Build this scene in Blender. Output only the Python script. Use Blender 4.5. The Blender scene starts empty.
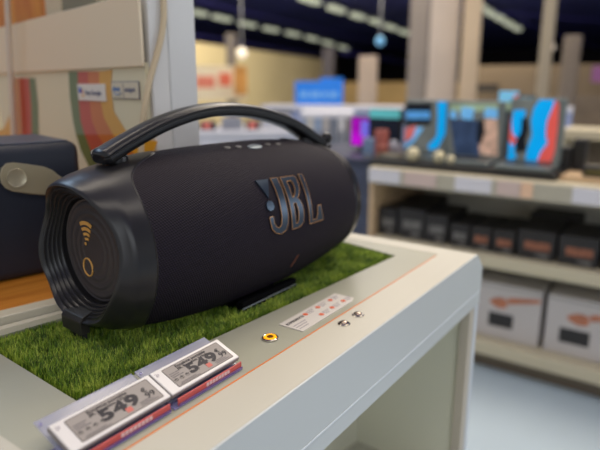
import bpy, bmesh, math, random
from mathutils import Vector, Matrix
random.seed(7)
C = bpy.context.scene.collection
PI = math.pi
TOP = 0.90                      # height of the display counter's top above the floor
CAMP = Vector((0, 0, TOP + 0.287))

# ------------------------------------------------------------------ camera frame (used to measure where things stand)
F_PX = 560.0
PITCH = math.atan(140 / 560); HEAD = math.radians(35.3)
hd = Vector((math.cos(HEAD), math.sin(HEAD), 0))
CF = hd * math.cos(PITCH) + Vector((0, 0, -math.sin(PITCH)))
CR = Vector((math.sin(HEAD), -math.cos(HEAD), 0))
CU = hd * math.sin(PITCH) + Vector((0, 0, math.cos(PITCH)))
def ray(u, v): return CF + CR * ((u - 300) / F_PX) - CU * ((v - 225) / F_PX)
def onx(u, v, x): d = ray(u, v); return CAMP + d * ((x - CAMP.x) / d.x)
def onz(u, v, z): d = ray(u, v); return CAMP + d * ((z - CAMP.z) / d.z)
def atd(u, v, dist): d = ray(u, v); return CAMP + d * (dist / Vector((d.x, d.y)).length)

# ------------------------------------------------------------------ materials
def lin(c): c /= 255.0; return c / 12.92 if c <= .04045 else ((c + .055) / 1.055) ** 2.4
def rgb(r, g, b): return (lin(r), lin(g), lin(b), 1)
MATS = {}
def mat(name, col, rough=.5, metal=0, emit=0, noise=0, nscale=20, bump=0, bscale=200, coat=0, alpha=1, trans=0, spec=.5):
    if name in MATS: return MATS[name]
    m = bpy.data.materials.new(name); m.use_nodes = True; MATS[name] = m
    nt = m.node_tree; b = nt.nodes['Principled BSDF']
    b.inputs['Base Color'].default_value = col; b.inputs['Roughness'].default_value = rough
    b.inputs['Metallic'].default_value = metal; b.inputs['Coat Weight'].default_value = coat
    b.inputs['Specular IOR Level'].default_value = spec
    b.inputs['Alpha'].default_value = alpha; b.inputs['Transmission Weight'].default_value = trans
    if emit:
        b.inputs['Emission Color'].default_value = col; b.inputs['Emission Strength'].default_value = emit
    if noise or bump: tc = nt.nodes.new('ShaderNodeTexCoord')
    if noise:
        n = nt.nodes.new('ShaderNodeTexNoise'); n.inputs['Scale'].default_value = nscale; n.inputs['Detail'].default_value = 4
        nt.links.new(tc.outputs['Object'], n.inputs['Vector'])
        r = nt.nodes.new('ShaderNodeValToRGB')
        r.color_ramp.elements[0].position = .3; r.color_ramp.elements[1].position = .7
        r.color_ramp.elements[0].color = tuple(c * (1 - noise) for c in col[:3]) + (1,)
        r.color_ramp.elements[1].color = tuple(min(1, c * (1 + noise)) for c in col[:3]) + (1,)
        nt.links.new(n.outputs['Fac'], r.inputs['Fac']); nt.links.new(r.outputs['Color'], b.inputs['Base Color'])
        if emit: nt.links.new(r.outputs['Color'], b.inputs['Emission Color'])
    if bump:
        n2 = nt.nodes.new('ShaderNodeTexNoise'); n2.inputs['Scale'].default_value = bscale
        nt.links.new(tc.outputs['Object'], n2.inputs['Vector'])
        bp = nt.nodes.new('ShaderNodeBump'); bp.inputs['Strength'].default_value = bump; bp.inputs['Distance'].default_value = .001
        nt.links.new(n2.outputs['Fac'], bp.inputs['Height']); nt.links.new(bp.outputs['Normal'], b.inputs['Normal'])
    return m

cream = mat('cream_laminate', rgb(204, 200, 184), .42, noise=.02, nscale=6)
inset_m = mat('satin_grey_inset', rgb(176, 176, 158), .3, noise=.03, nscale=5)
white_lac = mat('white_lacquer', rgb(204, 208, 206), .35, noise=.01, nscale=4)
orange_m = mat('orange_edge', rgb(232, 130, 50), .4)
black_rub = mat('black_rubber', rgb(36, 35, 37), .31, noise=.05, nscale=40, bump=.05, bscale=900)
black_gl = mat('black_gloss', rgb(24, 24, 27), .30)
black_mt = mat('black_matt', rgb(22, 22, 24), .6)
gold = mat('gold_print', rgb(232, 176, 96), .4, metal=.2)
gold_dim = mat('gold_outline', rgb(190, 140, 84), .35, metal=.3)
logo_m = mat('blue_steel', rgb(62, 74, 88), .34, metal=.7)
chrome = mat('chrome', rgb(200, 195, 188), .18, metal=1, noise=.2, nscale=60)
steel = mat('brushed_steel', rgb(150, 152, 156), .35, metal=.9)

def fabric_mat(name, c0, c1, per=.0027):
    m = bpy.data.materials.new(name); m.use_nodes = True; nt = m.node_tree; b = nt.nodes['Principled BSDF']
    uv = nt.nodes.new('ShaderNodeTexCoord'); sp = nt.nodes.new('ShaderNodeSeparateXYZ'); nt.links.new(uv.outputs['UV'], sp.inputs[0])
    def mth(op, a, bb=None):
        n = nt.nodes.new('ShaderNodeMath'); n.operation = op
        for i, x in enumerate((a, bb)):
            if x is None: continue
            if isinstance(x, (int, float)): n.inputs[i].default_value = x
            else: nt.links.new(x, n.inputs[i])
        return n.outputs[0]
    k = 2 * PI / per
    A = mth('SINE', mth('MULTIPLY', mth('ADD', sp.outputs['X'], mth('MULTIPLY', sp.outputs['Y'], .5)), k))
    B = mth('SINE', mth('MULTIPLY', mth('SUBTRACT', mth('MULTIPLY', sp.outputs['Y'], 1.0), mth('MULTIPLY', sp.outputs['X'], .25)), k))
    f = mth('ADD', mth('MULTIPLY', mth('ADD', A, B), .25), .5)
    mx = nt.nodes.new('ShaderNodeMix'); mx.data_type = 'RGBA'
    nt.links.new(f, mx.inputs['Factor']); mx.inputs['A'].default_value = c0; mx.inputs['B'].default_value = c1
    nt.links.new(mx.outputs['Result'], b.inputs['Base Color'])
    bp = nt.nodes.new('ShaderNodeBump'); bp.inputs['Strength'].default_value = 1; bp.inputs['Distance'].default_value = .0008
    nt.links.new(f, bp.inputs['Height']); nt.links.new(bp.outputs['Normal'], b.inputs['Normal'])
    b.inputs['Roughness'].default_value = .7; b.inputs['Specular IOR Level'].default_value = .2
    return m
fabric = fabric_mat('woven_speaker_fabric', rgb(1, 1, 2), rgb(44, 36, 50), .0031)

def wood_mat(name, a, b_, scale=(1, 14, 14)):
    m = bpy.data.materials.new(name); m.use_nodes = True; nt = m.node_tree; b = nt.nodes['Principled BSDF']
    tc = nt.nodes.new('ShaderNodeTexCoord'); mp = nt.nodes.new('ShaderNodeMapping'); mp.inputs['Scale'].default_value = scale
    n = nt.nodes.new('ShaderNodeTexNoise'); n.inputs['Scale'].default_value = 6; n.inputs['Detail'].default_value = 6
    r = nt.nodes.new('ShaderNodeValToRGB'); r.color_ramp.elements[0].position = .35; r.color_ramp.elements[1].position = .65
    r.color_ramp.elements[0].color = a; r.color_ramp.elements[1].color = b_
    nt.links.new(tc.outputs['Object'], mp.inputs[0]); nt.links.new(mp.outputs[0], n.inputs['Vector'])
    nt.links.new(n.outputs['Fac'], r.inputs['Fac']); nt.links.new(r.outputs['Color'], b.inputs['Base Color'])
    b.inputs['Roughness'].default_value = .4
    return m
wood = wood_mat('amber_wood', rgb(176, 108, 34), rgb(206, 136, 52))
palewood = wood_mat('pale_wood', rgb(190, 160, 124), rgb(206, 178, 142))

# ------------------------------------------------------------------ mesh helpers
def obj(name, bm, m, parent=None, smooth=False, loc=(0, 0, 0), rotz=0):
    me = bpy.data.meshes.new(name)
    if smooth:
        for f in bm.faces: f.smooth = True
    bm.to_mesh(me); bm.free()
    for x in (m if isinstance(m, (list, tuple)) else [m]): me.materials.append(x)
    o = bpy.data.objects.new(name, me); C.objects.link(o); o.location = loc; o.rotation_euler = (0, 0, rotz)
    if parent: o.parent = parent
    if smooth:
        try: me.set_sharp_from_angle(angle=math.radians(40))
        except Exception: pass
    return o
def tag(o, label, cat, group=None, kind=None):
    o['label'] = label; o['category'] = cat
    if group: o['group'] = group
    if kind: o['kind'] = kind
    return o
def thing(name, label, cat, loc=(0, 0, 0), rotz=0, group=None):
    o = bpy.data.objects.new(name, None); C.objects.link(o); o.empty_display_size = .02
    o.location = loc; o.rotation_euler = (0, 0, rotz)
    return tag(o, label, cat, group)
def struct(name, bm, m, **k):
    o = obj(name, bm, m, **k); o['kind'] = 'structure'; return o
def add_box(bm, x0, x1, y0, y1, z0, z1, bev=0, seg=2, mi=0, M=None):
    b2 = bmesh.new()
    vs = [b2.verts.new((x, y, z)) for x in (x0, x1) for y in (y0, y1) for z in (z0, z1)]
    for q in ((0, 1, 3, 2), (4, 6, 7, 5), (0, 4, 5, 1), (2, 3, 7, 6), (0, 2, 6, 4), (1, 5, 7, 3)):
        b2.faces.new([vs[i] for i in q])
    bmesh.ops.recalc_face_normals(b2, faces=b2.faces)
    if bev: bmesh.ops.bevel(b2, geom=list(b2.edges), offset=bev, segments=seg, profile=.5, affect='EDGES')
    if M: b2.transform(M)
    merge(bm, b2, mi)
def merge(bm, b2, mi=None):
    mp = {v: bm.verts.new(v.co) for v in b2.verts}
    for f in b2.faces:
        try: nf = bm.faces.new([mp[v] for v in f.verts])
        except ValueError: continue
        nf.material_index = f.material_index if mi is None else mi
        nf.smooth = f.smooth
    b2.free()
def bx(x0, x1, y0, y1, z0, z1, bev=0, seg=2, M=None):
    bm = bmesh.new(); add_box(bm, x0, x1, y0, y1, z0, z1, bev, seg, 0, M); return bm
def add_prism(bm, pts, a, b, axis='z', mi=0, bev=0):
    b2 = bmesh.new()
    def P(p, t):
        if axis == 'z': return (p[0], p[1], t)
        if axis == 'y': return (p[0], t, p[1])
        return (t, p[0], p[1])
    A = [b2.verts.new(P(p, a)) for p in pts]; B = [b2.verts.new(P(p, b)) for p in pts]
    b2.faces.new(A); b2.faces.new(B[::-1]); n = len(pts)
    for i in range(n): b2.faces.new((A[i], B[i], B[(i + 1) % n], A[(i + 1) % n]))
    bmesh.ops.recalc_face_normals(b2, faces=b2.faces)
    if bev: bmesh.ops.bevel(b2, geom=[e for e in b2.edges], offset=bev, segments=2, profile=.5, affect='EDGES')
    merge(bm, b2, mi)
def prism(pts, a, b, axis='z', bev=0):
    bm = bmesh.new(); add_prism(bm, pts, a, b, axis, 0, bev); return bm
def add_sweep(bm, path, ring, closed=False):
    """ring(i) -> list of points"""
    rows = [[bm.verts.new(p) for p in ring(i)] for i in range(len(path))]
    n = len(rows[0]); N = len(rows)
    for i in range(N if closed else N - 1):
        a, b = rows[i], rows[(i + 1) % N]
        for j in range(n): bm.faces.new((a[j], a[(j + 1) % n], b[(j + 1) % n], b[j]))
    if not closed: bm.faces.new(rows[0][::-1]); bm.faces.new(rows[-1])
def add_tube(bm, pts, r, n=8, closed=False):
    pts = [Vector(p) for p in pts]; N = len(pts); fr = []
    for i in range(N):
        a = pts[(i - 1) % N] if closed or i > 0 else pts[i]; b = pts[(i + 1) % N] if closed or i < N - 1 else pts[i]
        t = (b - a).normalized(); up = Vector((0, 0, 1)) if abs(t.z) < .9 else Vector((1, 0, 0))
        if fr:
            up = fr[-1][1]
        s = (up - t * up.dot(t)).normalized(); fr.append((t, s, t.cross(s)))
    rr = r if callable(r) else (lambda i: r)
    add_sweep(bm, pts, lambda i: [pts[i] + (fr[i][1] * math.cos(q) + fr[i][2] * math.sin(q)) * rr(i) for q in [2 * PI * k / n for k in range(n)]], closed)
def tube(pts, r, n=8, closed=False):
    bm = bmesh.new(); add_tube(bm, pts, r, n, closed); bmesh.ops.recalc_face_normals(bm, faces=bm.faces); return bm
def add_lathe(bm, prof, n=32, M=None, mi=0):
    b2 = bmesh.new(); rows = []
    for r, z in prof:
        rows.append([b2.verts.new((0, 0, z))] if r < 1e-6 else [b2.verts.new((r * math.cos(2 * PI * k / n), r * math.sin(2 * PI * k / n), z)) for k in range(n)])
    for a, b in zip(rows, rows[1:]):
        for k in range(n):
            q = [a[k % len(a)], a[(k + 1) % len(a)], b[(k + 1) % len(b)], b[k % len(b)]]
            q = [v for i, v in enumerate(q) if v not in q[:i]]
            if len(q) > 2: b2.faces.new(q)
    bmesh.ops.recalc_face_normals(b2, faces=b2.faces)
    if M: b2.transform(M)
    merge(bm, b2, mi)
def lathe(prof, n=32, M=None):
    bm = bmesh.new(); add_lathe(bm, prof, n, M); return bm
def smoothpath(pts, sub=6):
    pts = [Vector(p) for p in pts]; out = []
    for i in range(len(pts) - 1):
        p0 = pts[max(0, i - 1)]; p1 = pts[i]; p2 = pts[i + 1]; p3 = pts[min(len(pts) - 1, i + 2)]
        for k in range(sub):
            t = k / sub
            out.append(.5 * ((2 * p1) + (p2 - p0) * t + (2 * p0 - 5 * p1 + 4 * p2 - p3) * t * t + (3 * p1 - p0 - 3 * p2 + p3) * t ** 3))
    out.append(pts[-1]); return out
def text_bm(s, size, bold=0, extr=.0002, align='LEFT'):
    cu = bpy.data.curves.new('txt', 'FONT'); cu.body = s; cu.size = size; cu.extrude = extr; cu.offset = bold; cu.align_x = align
    cu.resolution_u = 4; cu.space_character = 1 + bold * 140
    o = bpy.data.objects.new('txt', cu); C.objects.link(o)
    dg = bpy.context.evaluated_depsgraph_get(); me = bpy.data.meshes.new_from_object(o.evaluated_get(dg))
    bm = bmesh.new(); bm.from_mesh(me); bpy.data.meshes.remove(me)
    bpy.data.objects.remove(o); bpy.data.curves.remove(cu)
    return bm

# ================================================================== THE STORE (setting)
struct('floor', bx(-12, 62, -40, 60, -.1, 0), mat('pale_blue_floor', rgb(186, 202, 212), .35, noise=.05, nscale=2))
CEIL = 4.35
struct('ceiling', bx(-3, 62, -40, 60, CEIL, CEIL + .1), mat('navy_ceiling', rgb(84, 84, 156), .8, noise=.25, nscale=.4))
struct('wall_rear', bx(-12, 55, 34, 34.2, 0, CEIL), mat('beige_rear_wall', rgb(150, 136, 112), .8, noise=.15, nscale=.4))
struct('wall_back', bx(55, 55.2, -40, 60, 0, CEIL), mat('dark_far_wall', rgb(38, 34, 44), .8, noise=.2, nscale=.3))
tan = mat('tan_wall', rgb(206, 188, 146), .7, noise=.08, nscale=.5)
# tan partition wall on the left running away from us, open above
b = onz(327, 60, 2.2); a = onz(195, 42, 2.2); a = a + (a - b) * .9
d = (b - a).normalized(); nrm = Vector((-d.y, d.x, 0))
L = (b - a).length
struct('wall_left', bx(0, L, 0, .2, 0, 2.2, bev=.02), tan, loc=(a.x, a.y, 0), rotz=math.atan2(d.y, d.x))
ra = atd(462, 66, 16); rb = atd(680, 70, 16)
d2 = (rb - ra).normalized()
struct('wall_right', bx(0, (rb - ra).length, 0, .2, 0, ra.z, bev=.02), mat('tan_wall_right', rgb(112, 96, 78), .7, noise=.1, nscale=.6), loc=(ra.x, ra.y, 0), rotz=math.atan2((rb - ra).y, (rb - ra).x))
rc = atd(338, 82, 24); rd = atd(470, 82, 24)
struct('wall_middle', bx(0, (rd - rc).length, 0, .2, 0, rc.z, bev=.02), mat('tan_wall_mid', rgb(196, 164, 110), .7, noise=.12, nscale=.6), loc=(rc.x, rc.y, 0), rotz=math.atan2((rd - rc).y, (rd - rc).x))
# ceiling trusses
tm = mat('indigo_truss', rgb(100, 94, 196), .6)
for k, (p0, p1, z, w) in enumerate([((196, 34), (330, 56), 3.5, .25), ((345, 50), (412, 62), 3.4, .5), ((462, 8), (600, 20), 4.1, .12), ((200, 0), (420, 52), 4.2, .15), ((520, 20), (640, 62), 4.0, .15)]):
    A = onz(*p0, z); B = onz(*p1, z); dd = B - A
    struct('trim_%d' % (k + 1), bx(0, dd.length, -w / 2, w / 2, -w * .6, 0, bev=.01), tm, loc=A, rotz=math.atan2(dd.y, dd.x))

# ceiling lights in three receding rows
lamp_m = mat('lit_tube_panel', rgb(196, 200, 176), .5, emit=.75)
lamp_h = mat('lamp_housing', rgb(120, 122, 130), .5)
rows = {'left': [(199, 14), (222, 19), (247.5, 25), (271, 30), (293, 34.5), (312, 39), (328, 43.5), (343, 48)],
        'middle': [(310, 1), (336.5, 10), (358, 17), (376, 22.5), (391, 28), (405, 33), (419, 38)],
        'right': [(481, 8), (491, 14), (500, 19), (509, 24.5), (517, 29)]}
ordn = ['nearest', 'second', 'third', 'fourth', 'fifth', 'sixth', 'seventh', 'eighth']
for side, pts in rows.items():
    P = [onz(u, v, 4.0) for u, v in pts]
    for i, p in enumerate(P):
        q = P[i + 1] - p if i < len(P) - 1 else p - P[i - 1]
        ln = q.length * .55
        t = thing('ceiling_light', 'pale lit ceiling fixture, %s one of the %s row' % (ordn[i] + (' visible' if i == 0 else ' visible from us'), side), 'ceiling light', p, math.atan2(q.y, q.x), 'ceiling lights in the %s row' % side)
        obj('housing', bx(-ln / 2, ln / 2, -.16, .16, .10, .2, bev=.01), lamp_h, t)
        obj('diffuser', bx(-ln / 2 + .02, ln / 2 - .02, -.15, .15, -.05, .10, bev=.03), lamp_m, t)
        obj('suspension_wire', tube([(0, 0, .2), (0, 0, CEIL - p.z)], .01, 5), lamp_h, t)
for (u, v, dist, c, r, lab, e) in [(242, 53, 13, rgb(225, 215, 200), .11, 'round whitish spot lamp hanging before the tan wall', 1.0),
                               (380, 41, 13, rgb(96, 150, 190), .10, 'pale blue round spot lamp under the indigo beam', .7),
                               (550, 47, 8, rgb(206, 190, 170), .06, 'small warm round lamp beside the slim right pillar', .9)]:
    p = atd(u, v, dist); t = thing('spot_lamp', lab, 'lamp', p)
    obj('lamp_bulb', lathe([(0, -r), (r * .5, -r * .86), (r * .86, -r * .5), (r, 0), (r * .8, r * .6), (r * .35, r), (0, r)], 16), mat('spot%d' % u, c, .5, emit=e), t, smooth=True)
    obj('rod', tube([(0, 0, r), (0, 0, CEIL - p.z)], .015, 6), lamp_h, t)

# pillars
def pillar(u0, u1, dist, top_v, col, label, name='pillar', lean=0, cap=True):
    a, b = atd(u0, 85, dist), atd(u1, 85, dist); w = (b - a).length; mid = (a + b) / 2
    h = CEIL if top_v is None else atd((u0 + u1) / 2, top_v, dist).z
    t = thing(name, label, 'pillar', (mid.x, mid.y, 0), math.atan2((b - a).y, (b - a).x))
    m = mat('pillar%d' % u0, col, .6, noise=.06, nscale=2)
    obj('shaft', bx(-w / 2, w / 2, -w / 2, w / 2, .12, h, bev=w * .12, seg=3), m, t, smooth=True)
    obj('base', bx(-w * .56, w * .56, -w * .56, w * .56, 0, .14, bev=.01), m, t)
    return t
pillar(407, 426, 9.5, None, rgb(160, 148, 138), 'dim grey pillar, leftmost and farthest of the tall cluster')
pillar(427, 456, 7.5, None, rgb(214, 198, 182), 'broad pinkish beige pillar in the middle of the cluster')
pillar(459, 477, 7.0, None, rgb(212, 188, 156), 'tan pillar, rightmost of the tall cluster')
pillar(536, 549, 7.2, None, rgb(176, 162, 138), 'slim olive beige pillar rising to the ceiling at right')
pillar(559, 577, 9.0, 36, rgb(140, 126, 112), 'short brown pillar near the right end of the tan wall')
pillar(358, 377, 11, 56, rgb(196, 174, 154), 'short beige pillar just right of the blue sign')
pillar(322, 334, 12, 48, rgb(92, 84, 84), 'thin dim pillar behind the blue sign', name='post')
pillar(227, 237, 12.4, 34, rgb(132, 122, 112), 'thin grey post before the tan wall', name='post')

# dark recess panels on the far tan wall, and its posters
def slab(name, u0, v0, u1, v1, dist, m, label, cat, th=.05, group=None, parent=None):
    """upright panel facing us, standing at its own distance"""
    a, b = atd(u0, (v0 + v1) / 2, dist), atd(u1, (v0 + v1) / 2, dist)
    z1 = atd((u0 + u1) / 2, v0, dist).z; z0 = atd((u0 + u1) / 2, v1, dist).z
    w = (b - a).length; ang = math.atan2((b - a).y, (b - a).x); mid = (a + b) / 2
    o = obj(name, bx(-w / 2, w / 2, 0, th, 0, z1 - z0, bev=min(th, w) * .1), m, loc=(mid.x, mid.y, z0), rotz=ang)
    if label: tag(o, label, cat, group)
    return o
slab('wall_vent', 474, 84, 499, 92, 15.6, mat('umber', rgb(44, 38, 36), .7), 'dark long recess low on the tan wall', 'vent')
slab('poster', 196, 76, 215, 88, 11.2, mat('poster_a', rgb(222, 128, 104), .7, noise=.2, nscale=4), 'salmon poster at the left of the tan wall', 'poster')
slab('poster', 219, 73, 231, 86, 11.4, mat('poster_b', rgb(226, 110, 78), .7, noise=.2, nscale=4), 'orange red poster right of the salmon one', 'poster')
slab('poster', 234, 66, 247, 95, 11.6, mat('poster_c', rgb(212, 150, 74), .7, noise=.25, nscale=3), 'tall ochre poster beneath the round lamp', 'poster')
slab('wall_panel', 190, 66, 246, 100, 11.9, mat('paleboard', rgb(236, 222, 190), .7), 'pale board behind the salmon and orange posters', 'panel')
# blue hanging sign
p = atd(319, 94, 8.5); wv = (atd(343, 94, 8.5) - atd(295, 94, 8.5)); w = wv.length; h = atd(319, 82, 8.5).z - atd(319, 107, 8.5).z
t = thing('hanging_sign', 'bright blue rectangular sign with a pale line of writing', 'sign', p, math.atan2(wv.y, wv.x))
obj('sign_board', bx(-w / 2, w / 2, 0, .06, -h / 2, h / 2, bev=.01), mat('sign_blue', rgb(30, 118, 214), .5, emit=.35, noise=.12, nscale=2.5), t)
bm = bmesh.new()
for i, (x0, x1) in enumerate([(-.28, -.16), (-.13, .02), (.05, .12), (.15, .27)]): add_box(bm, x0 * w / .7, x1 * w / .7, -.012, 0, -.05, .03, .004)
obj('writing_line', bm, mat('sign_pale', rgb(120, 176, 232), .5, emit=.2), t)
obj('sign_top_tab', bx(.02 * w, w / 2, 0, .06, h / 2, h / 2 + .05, bev=.005), MATS['sign_blue'], t)
obj('post', tube([(0, .03, -h / 2), (0, .03, -p.z)], .03, 8), lamp_h, t)

# ------------------------------------------------------------------ middle distance islands, seen through the handle
wh = mat('island_white', rgb(214, 214, 222), .5)
gy = mat('island_grey', rgb(140, 144, 156), .5, noise=.15, nscale=6)
dk = mat('item_dark', rgb(42, 42, 54), .5, noise=.3, nscale=10)
def island(label, u0, u1, vtop, dist, depth, m, kick=.08, v_bot=None):
    a, b = atd(u0, vtop, dist), atd(u1, vtop, dist); w = (b - a).length; ang = math.atan2((b - a).y, (b - a).x); h = a.z * .5 + b.z * .5
    t = thing('display_island', label, 'display table', (a.x, a.y, 0), ang)
    obj('tabletop', bx(-.02, w + .02, -.02, depth, h - .04, h, bev=.008), wh, t)
    obj('cabinet_body', bx(0, w, 0, depth - .02, kick, h - .04, bev=.005), m, t)
    obj('plinth', bx(.03, w - .03, .03, depth - .05, 0, kick), dk, t)
    return t, w, h, ang
t1, w1, h1, an1 = island('low white table with dark boxes seen under the handle', 196, 300, 131, 4.6, .7, wh)
R1 = Matrix.Rotation(an1, 4, 'Z')
def on_island(t, x, y, z): return t.location + Matrix.Rotation(t.rotation_euler.z, 4, 'Z') @ Vector((x, y, z))
red = mat('salmon_sticker', rgb(226, 122, 110), .6)
for i, (x, wid, hh, m, lab) in enumerate([(.02, .13, .07, dk, 'dark boxed gadget with a salmon sticker, left on the low white table'),
                                         (.19, .17, .10, gy, 'grey box second from the left on the low white table'),
                                         (.38, .12, .07, dk, 'dark boxed gadget with a salmon sticker, centre of the low white table'),
                                         (.54, .20, .12, mat('pale_box', rgb(196, 198, 206), .5), 'pale carton right of centre on the low white table'),
                                         (.60, .16, .15, dk, 'dark carton at the right end of the low white table')]):
    x = x * w1 / .8
    q = thing('boxed_gadget', lab, 'box', on_island(t1, x, .1 + .16 * (i == 4), h1), an1, 'boxes on the low white table')
    obj('carton', bx(0, wid, 0, .15, 0, hh, bev=.004), m, q)
    if m is dk and i < 4: obj('sticker', bx(wid * .2, wid * .7, -.003, 0, hh * .2, hh * .9), red, q)
t2, w2, h2, an2 = island('tall pale rack of packages behind the right end of the handle', 303, 352, 112, 3.9, .5, mat('rack_bluegrey', rgb(168, 182, 202), .5))
for i in range(6):
    pk = thing('hanging_package', 'pale package on the tall rack, %s from its left' % ['first', 'second', 'third', 'fourth', 'fifth', 'last'][i], 'package', on_island(t2, .03 + i * w2 / 6.3, -.045, h2 - .24), an2, 'packages on the tall pale rack')
    obj('card', bx(0, w2 / 8, 0, .02, 0, .2, bev=.002), mat('pk%d' % i, [rgb(200, 196, 190), rgb(150, 168, 196), rgb(186, 180, 176), rgb(120, 126, 140), rgb(206, 204, 206), rgb(140, 130, 130)][i], .5), pk)
    obj('blister', bx(.008, w2 / 8 - .008, -.022, 0, .03, .12, bev=.004), gy, pk)
t3, w3, h3, an3 = island('long bluish white counter in the far middle of the shop', 262, 640, 107, 6.0, .4, mat('counter_lilac', rgb(150, 160, 196), .5))

# ------------------------------------------------------------------ the open shelf unit (gondola) across the aisle
GX = 2.22
gc = mat('shelf_cream', rgb(196, 186, 160), .5, noise=.02, nscale=3)
gw = mat('strip_white', rgb(180, 174, 156), .45)
gback = mat('shelf_back_dark', rgb(226, 224, 214), .7)
gon = thing('shelf_unit', 'long cream shelf unit with two lower shelves across the aisle', 'shelf', (GX, .3, 0))
Y0, Y1 = -1.6, .89    # local extents (world y from -1.3 to 1.19)
obj('worktop', bx(0, .62, Y0, Y1, .76, .835, bev=.004), gc, gon)
obj('price_rail', bx(-.012, -.0005, Y0, Y1, .762, .83, bev=.003), gw, gon)
obj('shelf', bx(.0, .58, Y0, Y1 - .025, .46, .515, bev=.008), gc, gon)
obj('shelf', bx(-.0, .58, Y0, Y1 - .025, .075, .135, bev=.008), gc, gon)
obj('plinth', bx(.06, .56, Y0 + .02, Y1 - .03, 0, .075), mat('plinth_brown', rgb(104, 92, 78), .6), gon)
obj('back_panel', bx(.58, .60, Y0, Y1 - .025, .075, .76), gback, gon)
obj('end_panel', bx(.0, .62, Y1 - .024, Y1, 0, .76, bev=.003), palewood, gon)
obj('divider', bx(.53, .58, -.05, -.03, .515, .76), mat('divider_grey', rgb(116, 114, 108), .6), gon)
lab_m = mat('label_white', rgb(216, 214, 220), .5)
lab_p = mat('label_pink', rgb(206, 184, 176), .5)
labs = [(369, 400, 169, 184, lab_m, 'lilac white price card at the left end of the shelf rail'), (404, 436, 171, 187, lab_p, 'pinkish price card second from the left on the shelf rail'),
        (455, 492, 172, 188, lab_m, 'long lilac white price card in the middle of the shelf rail'), (497, 520, 177, 193, lab_p, 'pink price card under the big blue screen'),
        (521, 533, 178, 194, mat('label_peach', rgb(232, 192, 160), .5), 'small peach price card beside the pink one'), (573, 606, 181, 196, lab_m, 'white price card at the right end of the shelf rail')]
for u0, u1, v0, v1, m, lab in labs:
    A = onx(u0, (v0 + v1) / 2, GX - .014); B = onx(u1, (v0 + v1) / 2 + 2, GX - .014)
    o = obj('price_card', bx(0, .003, B.y, A.y, -.028, .03, bev=.0008), m, loc=(GX - .0155, 0, .797))
    tag(o, lab, 'price label', 'price cards on the shelf rail')
# ----- mid shelf boxes
hand = mat('peach_print', rgb(176, 112, 84), .6, noise=.2, nscale=30)
cardk = mat('box_black', rgb(36, 34, 36), .5, noise=.2, nscale=12)
cardw = mat('print_grey', rgb(104, 102, 100), .6, noise=.3, nscale=40)
ZS = .5155
def yx(u, v, x=GX + .05): return onx(u, v, x).y
midb = [(378, 396, 'w', .125), (398, 424, 'w', .135), (425, 447, 'w', .125), (450, 469, 'w', .10), (471, 491, 'h', .10), (493, 515, 'h', .10), (518, 556, 'h', .115), (559, 600, 'h', .115), (604, 650, 'h', .115)]
desc = ['leftmost', 'second', 'third', 'fourth', 'fifth', 'sixth', 'seventh', 'eighth', 'ninth']
for i, (u0, u1, k, hh) in enumerate(midb):
    v = 222 + (u0 - 370) * .11
    yl, yr = yx(u0, v), yx(u1, v)
    t = thing('boxed_appliance', 'black carton with %s print, %s from the left on the middle shelf' % ('grey' if k == 'w' else 'peach', desc[i]), 'box', (GX + .05, yr, ZS), 0, 'black cartons on the middle shelf')
    wd = yl - yr
    obj('carton', bx(0, .26, 0, wd, 0, hh, bev=.003), cardk, t)
    obj('printed_picture', bx(-.0012, 0, wd * .12, wd * .80, hh * .34, hh * .62), cardw if k == 'w' else mat('peach_dim', rgb(140, 88, 66), .6, noise=.4, nscale=40), t)
    obj('caption_block', bx(-.0012, 0, wd * .15, wd * .5, hh * .1, hh * .22), cardw, t)
# dark crates standing behind those cartons
for i, (u0, u1, hh) in enumerate([(400, 436, .13), (530, 580, .125)]):
    yl, yr = yx(u0, 215, GX + .34), yx(u1, 215, GX + .34)
    tag(obj('storage_carton', bx(0, .15, 0, yl - yr, 0, hh, bev=.003), cardk, loc=(GX + .34, yr, ZS)), ['dark carton at the back of the middle shelf, left side', 'dark carton at the back of the middle shelf, right side'][i], 'box')
# ----- bottom shelf white cartons
wbox = mat('carton_white', rgb(190, 184, 182), .6, noise=.03, nscale=8)
ZB = .1355
for i, (ya, yb, hh, lab) in enumerate([(.70, .425, .245, 'large white carton with black label, nearest the white counter leg'), (.405, .10, .245, 'large white carton with black label, right of its twin on the bottom shelf'), (1.06, .72, .24, 'large white carton with black label, hidden mostly behind the counter leg')]):
    t = thing('large_carton', lab, 'box', (GX + .07, yb, ZB), 0, 'large white cartons on the bottom shelf')
    wd = ya - yb
    obj('carton', bx(0, .34, 0, wd, 0, hh, bev=.004), wbox, t)
    obj('black_label', bx(-.0012, 0, wd * (.38, .46, .38)[i], wd * (.75, .82, .74)[i], hh * .22, hh * .47), cardk, t)
    # hand-like print: a blob with a slim arm
    bm = bmesh.new()
    pts = [(wd * (.60 + .13 * math.cos(q) * (1 + .2 * math.cos(3 * q))), hh * (.66 + .10 * math.sin(q))) for q in [2 * PI * k / 18 for k in range(18)]]
    add_prism(bm, pts, -.0012, 0, 'x'); add_prism(bm, [(wd * .48, hh * .66), (wd * .48, hh * .78), (wd * .02, hh * .86), (wd * .02, hh * .79)], -.0012, 0, 'x')
    obj('hand_picture', bm, hand, t)
    obj('lid_seam', bx(-.0008, 0, 0, wd, hh * .93, hh * .94), cardw, t)

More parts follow.
